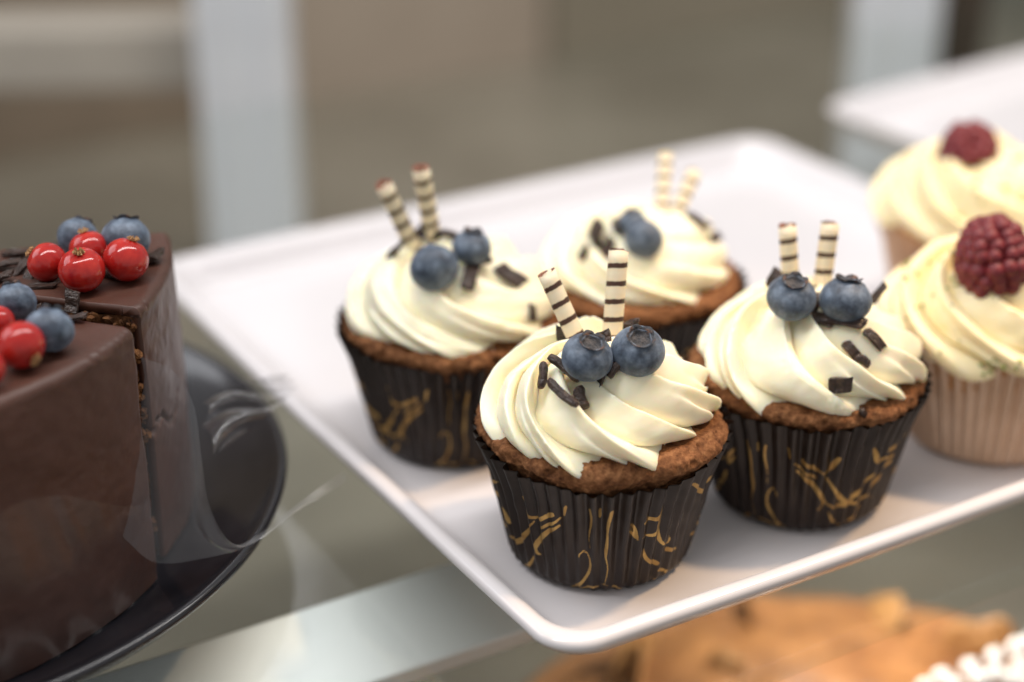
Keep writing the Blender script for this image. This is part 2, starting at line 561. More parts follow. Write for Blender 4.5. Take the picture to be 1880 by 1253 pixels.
ax2, bx2 = Vector((math.cos(rot2), math.sin(rot2), 0)), Vector((math.sin(rot2), -math.cos(rot2), 0))
# left corner of the far plate is the corner in view
c1 = Vector((cc.x, cc.y, 0)) + ax2 * HALF + bx2 * HALF
plate2 = link('square_plate', pm, None, (c1.x, c1.y, 0), (0, 0, rot2))
tag(plate2, 'empty white plate corner in the far upper right behind the raspberry cupcakes', 'plate')

# ------------------------------------------------------------------ pleated paper cups
NPL = 46
GOLD = [
 ([(224, 29.6), (225.6, 27.4), (227.6, 24.5), (232.4, 24.5), (243, 28.5)], [1.1, 1.7, 1.2, .7, 1]),
 ([(235, 24.6), (243, 27.7)], [1.1, 1.2]), ([(235, 21.7), (243.6, 25.2), (247, 27.2)], [1.1, 1.2, .6]),
 ([(245.8, 24.1), (238, 20.4), (231.7, 16.1), (228.4, 12.6), (230, 10.5), (234, 10.3)], [.9, 1.5, 1.9, 1.9, 1.3, .4]),
 ([(230.6, 23), (223.5, 17.5), (217.6, 13.2), (209, 10.2), (200, 11.5), (196, 14.5)], [.5, 1.1, 2, 2, 1.2, .6]),
 ([(187, 28), (197, 27.6), (205, 30)], [1.8, 1.4, .8]), ([(196, 24.5), (203, 20.6), (206, 15.9)], [1.2, 2.4, 1.4]),
 ([(224.5, 8.5), (220.1, 4.5), (212, 2)], [.6, 1.4, .4]),
 ([(255.8, 13.3), (256.7, 15.7), (259, 16.3), (261.3, 14.5), (262.4, 11.4), (261, 7.7), (257.2, 4.3), (251.7, 1.6), (246.5, .4)], [.4, .8, .7, .8, 1, 1.2, 1.4, 1.2, .6]),
 ([(252.9, .7), (260.9, 2.2), (268.6, 3.2), (274.9, 3.3), (280.4, 1.6), (286, .6)], [.9, 1.7, 1.2, .8, 1.7, .9]),
 ([(262.1, 32.2), (262.9, 28.1), (261.7, 21.9), (262.2, 17.3)], [.8, .8, .5, .3]),
 ([(266.9, 32), (267.2, 29)], [.9, .9]),
 ([(272.8, 32), (271.2, 26.7), (271.1, 20.6), (270.7, 14.3), (272.2, 11.2), (271.7, 7.2), (270.8, 3.8)], [1.2, 1, .6, 1.2, .6, .45, .4]),
 ([(281.9, 27), (285.7, 24), (288, 19.5)], [.6, 1.1, .5]), ([(282.4, 23.9), (287, 20.4)], [.7, 1.1]),
 ([(290.3, 26.3), (297.3, 26.8), (298.7, 31)], [1.5, 1.5, .8]),
 ([(299.4, 28.5), (299.5, 22.4), (302.5, 17.3), (307.2, 14.9), (310.7, 15.4), (309.3, 17.5)], [1.4, 2.4, 1.8, 1.2, .9, .4]),
 ([(289.2, 21.1), (295.4, 20.4), (298.7, 22.2)], [.5, 1.1, 1.2]),
 ([(292.6, 15.8), (295.6, 11.5), (303.5, 8.6)], [.5, 1.5, 1.8]),
 ([(309.6, 12.5), (318, 10.7)], [1.8, 1.2]), ([(305.5, 6), (314.4, 3.4)], [1.5, 1.2]),
 ([(318.5, 34), (331.2, 28), (341, 31.9)], [1.2, 1.8, 1.2]), ([(331.8, 27.4), (334.1, 22.1), (331, 18.7)], [1.8, 1.4, 1]),
 ([(250.5, 32.3), (249.4, 28.8)], [1, .8]), ([(301.8, 3.6), (307, 1.3)], [.5, .9]),
]
# the flourish goes on round the cup: the same ornament turned by half and a few sprigs between
GOLD_ALL = list(GOLD)
for pts, w in GOLD:
    if 222 < pts[0][0] < 312:
        GOLD_ALL.append(([((a - 132), h) for a, h in pts], w))
        GOLD_ALL.append(([((540 - a) % 360 if False else (2 * 268 - a + 118) , h) for a, h in pts], w))
def cup_radius(h, th, pl_amp=1.0):
    """pleated radius at height h (m) and azimuth th (arrays)"""
    t = np.clip(h / .040, 0, 1.15)
    base = .0262 + .0083 * t + .0010 * np.maximum(t - .75, 0) / .3
    base = base - .0022 * (1 - smooth(0, .0035, h)) ** 2
    ph = NPL * th / (2 * np.pi) + .18 * np.sin(3 * th) + .10 * np.sin(7 * th + 1)
    tri = 2 * np.abs(ph - np.floor(ph) - .5) * 2 - 1
    tri = np.sign(tri) * np.abs(tri) ** .8
    amp = (.00030 + .00066 * t) * (1 + .35 * np.sin(5 * th + 2)) * pl_amp
    return base + amp * tri
def cup_mesh(name, mat, seed, low_az, low, flare, gold=True, nth=NPL * 12, nh=46):
    th = np.linspace(0, 2 * np.pi, nth, endpoint=False)
    lowf = np.clip(np.cos(th - low_az), 0, 1) ** 1.2
    saw = NPL * th / (2 * np.pi)
    saw = np.abs(saw - np.floor(saw) - .5) * 2
    top = .0415 - low * lowf + .0009 * saw + .0005 * np.sin(9 * th + seed)
    tt = np.linspace(0, 1, nh) ** .85
    Hh = tt[:, None] * top[None, :]
    TH = np.broadcast_to(th, Hh.shape)
    Rr = cup_radius(Hh, TH, 1.25 if gold else 2.1) + flare * smooth(.78, 1.05, Hh / .0415) * (1 - .8 * lowf)[None, :]
    nz = vnoise(np.stack([np.cos(TH) * 9, np.sin(TH) * 9, Hh * 260], -1), seed) * .00022
    Rr = Rr + nz
    P = np.stack([Rr * np.cos(TH), Rr * np.sin(TH), Hh], -1)
    verts = P.reshape(-1, 3).tolist()
    F = grid_faces(nth, nh, True)
    # floor of the cup and the inner skin of the paper
    off = len(verts)
    Ri = Rr - .00018
    Pi = np.stack([Ri * np.cos(TH), Ri * np.sin(TH), Hh + .0002], -1)[::3]
    verts += Pi.reshape(-1, 3).tolist()
    F += [tuple(reversed(f)) for f in grid_faces(nth, Pi.shape[0], True, off)]
    F.append(tuple(reversed(range(nth))))
    me = new_mesh(name, verts, F, mat)
    if gold:
        D = np.full(Hh.shape, 9.0)
        rm = .0304
        S, Hm = np.degrees(TH) * math.pi / 180 * rm * 1000, Hh * 1000
        per = 2 * math.pi * rm * 1000
        for pts, w in GOLD_ALL:
            c = spline([(R(a) * rm * 1000, h) for a, h in pts], 14)
            wi = np.interp(np.linspace(0, 1, 14), np.linspace(0, 1, len(w)), w)
            for i in range(13):
                ax_, ay_, bx_, by_ = c[i, 0], c[i, 1], c[i + 1, 0], c[i + 1, 1]
                dx, dy = bx_ - ax_, by_ - ay_
                L2 = dx * dx + dy * dy + 1e-9
                sx = S - ax_
                sx = sx - per * np.round(sx / per)
                t = np.clip((sx * dx + (Hm - ay_) * dy) / L2, 0, 1)
                d = np.hypot(sx - t * dx, Hm - ay_ - t * dy) - .42 * (wi[i] + (wi[i + 1] - wi[i]) * t)
                D = np.minimum(D, d)
        at = me.attributes.new('gold_distance', 'FLOAT', 'POINT')
        vals = np.full(len(verts), 9.0)
        vals[:off] = D.reshape(-1)
        at.data.foreach_set('value', vals)
    return me

# ------------------------------------------------------------------ crumbly cake tops
def cake_mesh(name, mat, seed, flat=1.0, nth=420):
    prof = spline([(.0285, .024), (.0305, .032), (.0321, .0365), (.0337, .0392), (.0353, .0415), (.0350, .0437), (.0325, .0452), (.0270, .0458), (.017, .0464), (.004, .0466)], 70)
    prof[:, 1] = .024 + (prof[:, 1] - .024) * flat
    P, th = revolve(prof, nth)
    n = P / np.linalg.norm(P * [1, 1, .0] + [0, 0, 1e-9], axis=-1, keepdims=True)
    nrm = np.stack([n[..., 0], n[..., 1], np.full(P.shape[:2], .25)], -1)
    nrm[-40:, :, 2] = 1.0
    nrm /= np.linalg.norm(nrm, axis=-1, keepdims=True)
    d = .0009 * fbm(P * 160, seed, 3) + .0006 * fbm(P * 620, seed + 5, 3, .65)
    pits = np.clip(vnoise(P * 420, seed + 9) - .35, 0, 1)
    d = d - .0026 * pits
    low = .0006 * np.sin(2 * th + seed) + .0005 * np.sin(5 * th + 2 * seed)
    P = P + nrm * d[..., None]
    P[..., 0] += np.cos(th) * low
    P[..., 1] += np.sin(th) * low
    verts = P.reshape(-1, 3).tolist()
    F = grid_faces(nth, len(prof), True)
    F.append(tuple((len(prof) - 1) * nth + i for i in range(nth)))
    return new_mesh(name, verts, F, mat)

# ------------------------------------------------------------------ piped cream
def frosting_mesh(name, mat, seed, N=12, twist=110, amp=.0046, lean=.10, coil=.0, coil_turns=1.3, height=.0275, rad=.0335, phase=0.0, skew=.56, nth=540, nt=150, tip=1.0, split=1.0):
    rng = random.Random(seed)
    hs, rs = height / .0275, rad / .0335
    prof = spline([(.0270 * rs, -.0008), (.0310 * rs, -.0004), (.0333 * rs, .0025 * hs), (.0332 * rs, .0065 * hs), (.0305 * rs, .0115 * hs), (.0255 * rs, .0165 * hs), (.0185 * rs, .0212 * hs), (.0105 * rs, .0250 * hs), (.004 * rs, .0272 * hs), (.0002, .0275 * hs)], nt)
    tg = np.gradient(prof, axis=0)
    tg /= np.linalg.norm(tg, axis=1, keepdims=True)
    nr, nz = tg[:, 1], -tg[:, 0]
    t = np.linspace(0, 1, nt)[:, None]
    th = np.linspace(0, 2 * np.pi, nth, endpoint=False)[None, :]
    tw = R(twist)
    thp = th - tw * (1 - t) ** 1.15 + phase
    # ridges of uneven width
    warp = 0
    for m_ in (1, 2, 3, 5):
        warp = warp + rng.uniform(.05, .16) / m_ * np.sin(m_ * thp + rng.uniform(0, 6.28))
    X3 = np.stack([np.cos(thp) * 2.2 + 0 * t, np.sin(thp) * 2.2 + 0 * t, t * 3.0 + 0 * thp], -1)
    wob = .20 * vnoise(X3, seed + 3) + .07 * vnoise(X3 * 2.7, seed + 4)
    u = N * (thp + warp) / (2 * np.pi) + wob
    k = np.floor(u)
    f = u - k
    rk = np.array([rng.uniform(.62, 1.3) for _ in range(64)])
    rj = np.array([rng.uniform(-.07, .07) for _ in range(64)])
    ki = np.mod(k, N).astype(int) % 64
    s = np.clip(skew + rj[ki], .35, .75)
    x = np.where(f < s, f / s, (1 - f) / (1 - s))
    x = np.clip(x, 0, 1)
    h = .55 * np.sin(x * np.pi / 2) ** .75 + .45 * x      # blunt crest, creased valley
    # towards the foot some ridges split into two tips
    sp = (rk[ki] > .95) * (1 - smooth(.10, .55, t)) * split
    h = h - sp * .42 * np.exp(-((f - s * .78) / .085) ** 2)
    ampk = rk[ki]
    edge = np.minimum(f, 1 - f)
    ampk = 1 + (ampk - 1) * smooth(0, .18, edge)
    env = smooth(0, .10, t) * (1 - .80 * smooth(.55, .97, t))
    d = amp * env * (h * ampk - .55)
    # loose coil of the piped rope
    if coil:
        cu = th / (2 * np.pi) - coil_turns * (1 - t) + .3
        cf = cu - np.floor(cu)
        d = d + coil * (np.sin(np.pi * np.clip(cf, 0, 1)) ** .7 - .6) * smooth(.04, .2, t) * (1 - .6 * smooth(.8, 1, t))
    # ragged fine surface and small tears along the crests
    Q = np.stack([np.cos(th) * prof[:, None, 0], np.sin(th) * prof[:, None, 0], prof[:, None, 1] + 0 * th], -1)
    d = d + .00005 * fbm(Q * 500, seed + 7, 2) + .0009 * fbm(Q * 62, seed + 8, 3)
    d = d + .00045 * smooth(.88, 1, h) * vnoise(Q * 700, seed + 12) * smooth(0, .4, vnoise(Q * 120, seed + 13))
    foot = (1 - smooth(.02, .20, t))
    rr = prof[:, None, 0] + nr[:, None] * d + foot * tip * .0030 * (h * ampk - .5)
    zz = prof[:, None, 1] + nz[:, None] * d - foot * tip * .0012 * h + foot * .0006
    thd = th + lean * env * (h - .5) * (.0335 / np.maximum(prof[:, None, 0], .012))
    P = np.stack([rr * np.cos(thd), rr * np.sin(thd), zz + 0 * thd], -1)
    verts = P.reshape(-1, 3).tolist()
    F = grid_faces(nth, nt, True)
    F.append(tuple((nt - 1) * nth + i for i in range(nth)))
    F.append(tuple(reversed(range(nth))))
    return new_mesh(name, verts, F, mat)

CAKE_TOP, CS = .0444, .966
def cupcake(px, py, label, low_px, cup_seed, fr, dark=True, rot=0.0, low=.0022, shift=(0, 0)):
    base = on_z(px, py, 0.0)
    root = bpy.data.objects.new('cupcake', None)
    COL.objects.link(root)
    root.location = base + Vector((0, 0, .0004))
    root.scale = (CS, CS, CS)
    rel = rot
    top = CAKE_TOP if dark else .0400
    cup = link('paper_cup', cup_mesh('paper_cup', M['paper_dark' if dark else 'paper_tan'], cup_seed, R(low_px) - rel, low, .0010, gold=dark), root, (0, 0, 0), (0, 0, rel))
    link('cake', cake_mesh('cake', M['choc_crumb' if dark else 'vanilla_crumb'], cup_seed + 20, 1.0 if dark else .86), root)
    fm = frosting_mesh('frosting', M['cream' if dark else 'cream_pistachio'], **fr)
    link('frosting', fm, root, (shift[0], shift[1], top))
    tag(root, label, 'cupcake', 'cupcakes on the white plate')
    off = root.location + Vector((shift[0] * CS, shift[1] * CS, top * CS))
    bvh = BVHTree.FromPolygons([v.co * CS + off for v in fm.vertices], [tuple(p.vertices) for p in fm.polygons])
    return dict(root=root, base=base, bvh=bvh, fm=fm)

C1 = cupcake(1099, 1004, 'sharp frontmost chocolate cupcake at the near corner of the white plate', 278, 1, dict(seed=11, N=11, twist=112, amp=.0072, lean=.22, height=.0230, rad=.0320, phase=.3), low=.0045, shift=(-.0024, .0005))
C2 = cupcake(1464, 902, 'chocolate cupcake with cream swirl between the frontmost cupcake and the raspberry cupcakes', 285, 2, dict(seed=23, N=11, twist=95, amp=.0066, lean=.2, height=.0245, rad=.0330, phase=1.1), rot=R(-150))
C3 = cupcake(832, 796, 'slightly blurred chocolate cupcake at the left of the white plate', 275, 3, dict(seed=37, N=7, twist=175, amp=.0052, lean=.16, coil=.0022, coil_turns=1.3, height=.0235, phase=.2), rot=R(140))
C4 = cupcake(1162, 714, 'blurred chocolate cupcake behind the other chocolate cupcakes', 280, 4, dict(seed=41, N=7, twist=200, amp=.0042, lean=.14, coil=.0022, coil_turns=1.3, height=.0225, rad=.0305, phase=2.0), rot=R(60))
C5 = cupcake(1806, 792, 'pale cupcake with yellowish cream and raspberry cut by the right edge', 280, 5, dict(seed=53, N=9, twist=170, amp=.0062, lean=.20, coil=.0024, coil_turns=1.3, height=.0265, rad=.0375, phase=.9), dark=False)
C6 = cupcake(1770, 582, 'blurred pale cupcake with a raspberry standing farthest back on the plate', 280, 6, dict(seed=67, N=8, twist=170, amp=.005, lean=.14, coil=.0024, coil_turns=1.3, height=.0330, rad=.0365, phase=2.9), dark=False)

def hit_cream(C, px, py):
    d = ray(px, py)
    L = d.length
    h = C['bvh'].ray_cast(CAMP, d / L)
    if h[0] is None:
        return None
    n = h[1]
    if n.dot(d) > 0:
        n = -n
    return h[0], n

# ------------------------------------------------------------------ blueberries
def blueberry_meshes():
    prof = []
    for i in range(29):
        a = -math.pi / 2 + i / 28 * (math.pi * .5 + R(63))
        prof.append((math.cos(a), math.sin(a) * .88))
    prof += [(.43, .795), (.41, .80), (.375, .77), (.34, .69), (.25, .635), (.12, .635), (.0, .66)]
    P, th = revolve(prof, 48)
    star = np.cos(5 * th)
    for i in range(26, 33):
        P[i, :, 0] *= 1 + .07 * star
        P[i, :, 1] *= 1 + .07 * star
        P[i, :, 2] += .015 * star
    low = .02 * fbm(P * 1.4, 3, 2)
    P = P * (1 + low[..., None])
    mi = []
    for i in range(len(prof) - 1):
        mi += [1 if i >= 31 else 0] * 48
    body = new_mesh('berry', P.reshape(-1, 3).tolist(), grid_faces(48, len(prof), True), [M['blueberry'], M['berry_scar']], mat_idx=mi)
    # crown: five little lobes standing round the scar
    th = np.linspace(0, 2 * np.pi, 60, endpoint=False)
    lobe = np.abs(np.cos(2.5 * th)) ** .8
    jag = .05 * np.sin(13 * th + 1)
    rows = [(.42, .775, 0), (.455, .83, .4), (.48, .85, 1.0), (.455, .845, 1.0), (.41, .80, .4), (.37, .74, 0)]
    V = []
    for r_, z_, g in rows:
        rr = r_ + .07 * g * (lobe + jag)
        zz = z_ + .12 * g * (lobe + jag) - .03 * g
        V.append(np.stack([rr * np.cos(th), rr * np.sin(th), zz], -1))
    V = np.array(V)
    crown = new_mesh('crown', V.reshape(-1, 3).tolist(), grid_faces(60, len(rows), True), M['berry_crown'])
    return body, crown
BB_BODY, BB_CROWN = blueberry_meshes()
def blueberry(center, r, axis, label, group, spin=0.0):
    root = bpy.data.objects.new('blueberry', None)
    COL.objects.link(root)
    root.location = center
    q = Vector(axis).normalized().to_track_quat('Z', 'Y')
    root.rotation_mode = 'QUATERNION'
    root.rotation_quaternion = q @ Matrix.Rotation(spin, 3, 'Z').to_quaternion()
    root.scale = (r, r, r)
    link('berry', BB_BODY, root)
    link('crown', BB_CROWN, root)
    tag(root, label, 'blueberry', group)
    return root
UPI = Vector((0, math.sin(PITCH), math.cos(PITCH)))     # picture up, right and towards the viewer as world directions
RTI = Vector((1, 0, 0))
TOI = Vector((0, -math.cos(PITCH), math.sin(PITCH)))
def img_dir(x, y, z):
    return (RTI * x + UPI * y + TOI * z).normalized()
def berry_on(C, px, py, rpx, axis, label, group, back=.0, sink=.75):
    h = hit_cream(C, px, py + rpx * .45)
    axis_d = depth_of(C['base'] + Vector((0, 0, .065)))
    if h is None:
        d = axis_d + back
    else:
        dn = ray(px, py)
        r0 = rpx * depth_of(h[0]) / FPX
        d = depth_of(h[0]) - r0 * sink / max(.55, -h[1].dot(dn.normalized())) * .8 + back
        d = min(d, axis_d + .006)
    c = at_depth(px, py, d)
    return blueberry(c, rpx * d / FPX, axis, label, group, random.uniform(0, 6))
g = 'blueberries on the chocolate cupcakes'
berry_on(C1, 1078, 656, 48, img_dir(.18, .62, .60), 'left blueberry on the frontmost cupcake, its crown turned up to the right', g)
berry_on(C1, 1171, 645, 50, img_dir(.08, .60, .78), 'right blueberry on the frontmost cupcake, its open crown facing the viewer', g)
berry_on(C2, 1453, 547, 46, img_dir(.05, .72, .60), 'left blueberry on the cupcake beside the raspberry cupcake', g)
berry_on(C2, 1552, 552, 48, img_dir(.10, .95, .25), 'right blueberry on the cupcake beside the raspberry cupcake', g)
berry_on(C3, 797, 492, 45, img_dir(-.2, .5, -.6), 'nearer lower blueberry on the left cupcake', g)
berry_on(C3, 866, 455, 37, img_dir(.1, .9, .3), 'farther upper blueberry on the left cupcake', g)
berry_on(C4, 1182, 440, 37, img_dir(.3, .3, -.6), 'nearer blueberry of the touching pair on the rear chocolate cupcake', g)
berry_on(C4, 1161, 410, 28, img_dir(0, .9, .3), 'upper blueberry of the touching pair on the rear chocolate cupcake', g, back=.004)

# ------------------------------------------------------------------ striped wafer rolls
def wafer_mesh(r, length, seed):
    rng = random.Random(seed)
    turns, n = 2.3, 76
    thick = .00075 * r / .0027
    a = np.linspace(0, turns * 2 * np.pi, n)
    ro = r - (a / (2 * np.pi)) * thick * 1.28
    wobble = .00006 * np.sin(3 * a + seed)
    outer = np.stack([(ro + wobble) * np.cos(a), (ro + wobble) * np.sin(a)], -1)
    inner = np.stack([(ro - thick) * np.cos(a), (ro - thick) * np.sin(a)], -1)
    rows = 14
    verts, F, mi, uv = [], [], [], []
    for j in range(rows):
        z = length * j / (rows - 1)
        for i in range(n):
            verts.append((outer[i, 0], outer[i, 1], z + (0.0004 * math.sin(a[i] * 1.3 + seed) if j == rows - 1 else 0)))
        for i in range(n):
            verts.append((inner[i, 0], inner[i, 1], z + (0.0004 * math.sin(a[i] * 1.3 + seed) - .0001 if j == rows - 1 else 0)))
    per = 2 * n
    for j in range(rows - 1):
        for i in range(n - 1):
            b = j * per + i
            F.append((b, b + 1, b + per + 1, b + per)); mi.append(0)
            c = j * per + n + i
            F.append((c + 1, c, c + per, c + per + 1)); mi.append(1)
        F.append((j * per, j * per + per, j * per + n + per, j * per + n)); mi.append(1)
    top = (rows - 1) * per
    for i in range(n - 1):
        F.append((top + i, top + i + 1, top + n + i + 1, top + n + i)); mi.append(1)
        F.append((i + 1, i, n + i, n + i + 1)); mi.append(1)
    me = new_mesh('wafer_roll', verts, F, [M['wafer'], M['wafer_end']], mat_idx=mi)
    for p_ in me.polygons:
        if p_.index >= len(F) - 2 * (n - 1):
            p_.use_smooth = False
    ul = me.uv_layers.new(name='roll')
    pitch_mm = .0050
    for p_ in me.polygons:
        for li in p_.loop_indices:
            vi = me.loops[li].vertex_index
            i = vi % per % n
            z = verts[vi][2]
            ul.data[li].uv = (a[i] / (2 * math.pi), (length - z) / pitch_mm + .06)
    return me
WM = [wafer_mesh(.00325, .040, 1), wafer_mesh(.00335, .042, 5)]
def seam_turn(ax):
    q = ax.to_track_quat('Z', 'Y')
    x, y = q @ Vector((1, 0, 0)), q @ Vector((0, 1, 0))
    return math.atan2(-TOI.dot(y), -TOI.dot(x))
def wafer_roll(C, top, bot, dtop, dbot, which, label, spin=0.0, scale=1.0):
    T, B = at_depth(*top, dtop), at_depth(*bot, dbot)
    ax = (T - B).normalized()
    me = WM[which]
    L = (.040, .042)[which]
    o = link('wafer_roll', me)
    o.rotation_mode = 'QUATERNION'
    o.rotation_quaternion = ax.to_track_quat('Z', 'Y') @ Matrix.Rotation(seam_turn(ax) + .25 * math.sin(spin * 9), 3, 'Z').to_quaternion()
    o.scale = (scale, scale, 1)
    o.location = T - ax * L
    tag(o, label, 'wafer roll', 'striped wafer rolls')
    return o
def dax(C, z=.065):
    return depth_of(C['base'] + Vector((0, 0, z)))
d = dax(C1)
wafer_roll(C1, (1005, 500), (1062, 625), d + .004, d + .006, 0, 'left leaning wafer roll in the frontmost cupcake', 4.6)
wafer_roll(C1, (1138, 459), (1126, 615), d + .006, d + .008, 1, 'right upright wafer roll in the frontmost cupcake', 4.2)
d = dax(C2)
wafer_roll(C2, (1447, 414), (1453, 520), d + .004, d + .008, 0, 'left wafer roll in the cupcake beside the raspberry cupcake', 1.0, .95)
wafer_roll(C2, (1527, 409), (1510, 535), d + .004, d + .008, 1, 'right wafer roll in the cupcake beside the raspberry cupcake', 3.0, .95)
d = dax(C3)
wafer_roll(C3, (706, 338), (768, 470), d - .010, d + .004, 0, 'left wafer roll tilting left in the left cupcake', .6)
wafer_roll(C3, (774, 308), (800, 455), d - .010, d + .006, 1, 'right wafer roll in the left cupcake', 2.0)
d = dax(C4)
wafer_roll(C4, (1223, 284), (1213, 420), d + .014, d + .004, 0, 'left upright wafer roll in the rear chocolate cupcake', .3, .88)
wafer_roll(C4, (1276, 318), (1228, 425), d + .012, d + .004, 1, 'right wafer roll tilting right in the rear chocolate cupcake', 1.3, .88)

# ------------------------------------------------------------------ chocolate sticks, chips and curls
def stick_mesh(seed, L=1.0, w=.2):
    rng = random.Random(seed)
    n, k = 12, 9
    V = []
    bend = rng.uniform(-.10, .10)
    for j in range(k):
        t = j / (k - 1)
        taper = min(1, math.sin(math.pi * min(max(t, .06), .94)) * 2.6) ** .5
        for i in range(n):
            a = 2 * math.pi * i / n
            fx = max(abs(math.cos(a)), abs(math.sin(a))) ** .6
            rr = w * taper * (.96 + .04 * math.sin(3 * t * 5 + i)) / fx
            V.append(((t - .5) * L, rr * math.cos(a) + bend * math.sin(math.pi * t), rr * .85 * math.sin(a)))
    F = grid_faces(n, k, True)
    F.append(tuple(reversed(range(n))))
    F.append(tuple((k - 1) * n + i for i in range(n)))
    return new_mesh('chocolate_stick', V, F, M['dark_choc'])
def chip_mesh(seed):
    """a chip of shaved bar: a slab with broken ends and a ridge"""
    rng = random.Random(seed)
    bm = bmesh.new()
    box_bm(bm, (1, .52, .20))
    bmesh.ops.subdivide_edges(bm, edges=bm.edges[:], cuts=2, use_grid_fill=True)
    for v in bm.verts:
        v.co.z += .22 * (v.co.y ** 2) * 1.4 + .06 * math.sin(5 * v.co.x + seed)
        v.co += Vector((rng.uniform(-.06, .06), rng.uniform(-.05, .05), rng.uniform(-.02, .02)))
        v.co.x += .25 * v.co.y * rng.uniform(.5, 1)
    bmesh.ops.bevel(bm, geom=bm.edges[:], offset=.02, segments=1, affect='EDGES')
    return bm_mesh('chocolate_chip', bm, M['dark_choc'])
STICKS = [stick_mesh(i) for i in range(4)]
CHIPS = [chip_mesh(i) for i in range(5)]
def place_choc(pos, n, ang, size, kind, label, group, lift=.3, tilt=0.0):
    d = (RTI * math.cos(R(ang)) + UPI * math.sin(R(ang)))
    x = (d - n * d.dot(n)).normalized()
    if tilt:
        x = (x * math.cos(R(tilt)) + n * math.sin(R(tilt))).normalized()
        n = (n - x * n.dot(x)).normalized()
    y = n.cross(x)
    Mx = Matrix((x, y, n)).transposed()
    me = (STICKS if kind == 's' else CHIPS)[random.randrange(4)]
    nm = 'chocolate_stick' if kind == 's' else 'chocolate_chip'
    o = link(nm, me)
    o.rotation_mode = 'QUATERNION'
    o.rotation_quaternion = Mx.to_quaternion()
    ln, wd = size
    o.scale = (ln, wd, wd)
    o.location = pos + n * (wd * (.34 if kind == 's' else .16) * lift / .3)
    tag(o, label, 'chocolate', group)
    return o
def choc_on(C, items, labels, group):
    for (px, py, ang, lpx, wpx, kind, *rest), label in zip(items, labels):
        h = hit_cream(C, px, py)
        if h is None:
            pos, n = at_depth(px, py, dax(C, .068) + .004), img_dir(0, .6, .8)
        else:
            pos, n = h
        s = depth_of(pos) / FPX
        k = 2.5 if kind == 's' else 1.8
        place_choc(pos, n, ang, (lpx * 1.22 * s, wpx * 1.12 * k * s), kind, label, group, tilt=rest[0] if rest else 0)
choc_on(C1, [(1031, 688, -60, 60, 17, 's'), (1040, 726, -40, 66, 16, 's'), (1008, 694, -58, 42, 16, 's'), (1050, 690, -22, 36, 14, 's'), (1076, 736, -66, 36, 20, 's'),
             (1103, 695, 65, 30, 20, 'c'), (1136, 682, 48, 36, 15, 's'), (1108, 622, 20, 26, 22, 'c', 30), (1150, 605, -40, 36, 22, 'c', 35), (1033, 612, 80, 40, 18, 'c', 40), (1168, 597, 85, 24, 10, 's', 50)],
        ['upper chocolate stick in the cluster left of the berries on the frontmost cupcake', 'long lower chocolate stick in the cluster on the frontmost cupcake', 'leftmost chocolate stick in the cluster on the frontmost cupcake',
         'chocolate stick tucked under the left blueberry of the frontmost cupcake', 'short chocolate stick lowest on the cream of the frontmost cupcake', 'chocolate chip below the gap between the berries of the frontmost cupcake',
         'chocolate stick slanting under the right blueberry of the frontmost cupcake', 'chocolate chip between the wafer rolls and berries of the frontmost cupcake', 'chocolate chip right of the upright wafer roll on the frontmost cupcake',
         'chocolate chip at the foot of the left wafer roll on the frontmost cupcake', 'tiny chocolate stick standing behind the right blueberry of the frontmost cupcake'], 'chocolate pieces on the frontmost cupcake')
choc_on(C2, [(1548, 592, -20, 64, 22, 'c'), (1512, 590, -30, 40, 20, 'c'), (1603, 625, -40, 40, 18, 'c'), (1565, 645, -50, 34, 18, 'c'), (1580, 662, -30, 26, 16, 's'), (1543, 703, 10, 34, 26, 'c'), (1598, 745, -70, 34, 28, 'c'), (1578, 757, -30, 24, 12, 's'),
             (1614, 540, 48, 34, 14, 'c', 35), (1422, 512, 60, 30, 18, 'c', 40), (1500, 560, 80, 34, 18, 'c')],
        ['large chocolate chip under the right blueberry of the cupcake beside the raspberry cupcake', 'chocolate chip left below the right blueberry, cupcake beside the raspberry one', 'chocolate chip right of the large one, cupcake beside the raspberry cupcake',
         'upper of two chips in the middle of the cream beside the raspberry cupcake', 'small stick just below a chip on the cupcake beside the raspberry cupcake', 'lone chocolate chip low on the front of the cream beside the raspberry cupcake',
         'lowest chocolate chip at the cream edge beside the raspberry cupcake', 'short stick next to the lowest chip beside the raspberry cupcake', 'chocolate chip sticking out right of the blueberries beside the raspberry cupcake',
         'chocolate chip behind the left blueberry beside the raspberry cupcake', 'chocolate chip between the two blueberries beside the raspberry cupcake'], 'chocolate pieces on the cupcake beside the raspberry cupcake')
choc_on(C3, [(726, 468, -28, 56, 18, 'c', 15), (862, 510, 75, 50, 24, 'c'), (935, 512, -50, 46, 26, 'c', 15), (820, 440, 10, 40, 26, 'c', 20), (778, 428, 40, 30, 20, 'c', 20), (880, 490, 30, 36, 16, 's'), (975, 575, 80, 26, 14, 'c')],
        ['chocolate chip pointing out left of the berries on the left cupcake', 'chocolate chip below the upper blueberry of the left cupcake', 'chocolate chip on the right side of the cream of the left cupcake', 'chocolate chip behind the berries of the left cupcake',
         'chocolate chip between the wafer rolls of the left cupcake', 'chocolate stick under the upper blueberry of the left cupcake', 'lowest chocolate chip at the right of the left cupcake'], 'chocolate pieces on the left cupcake')
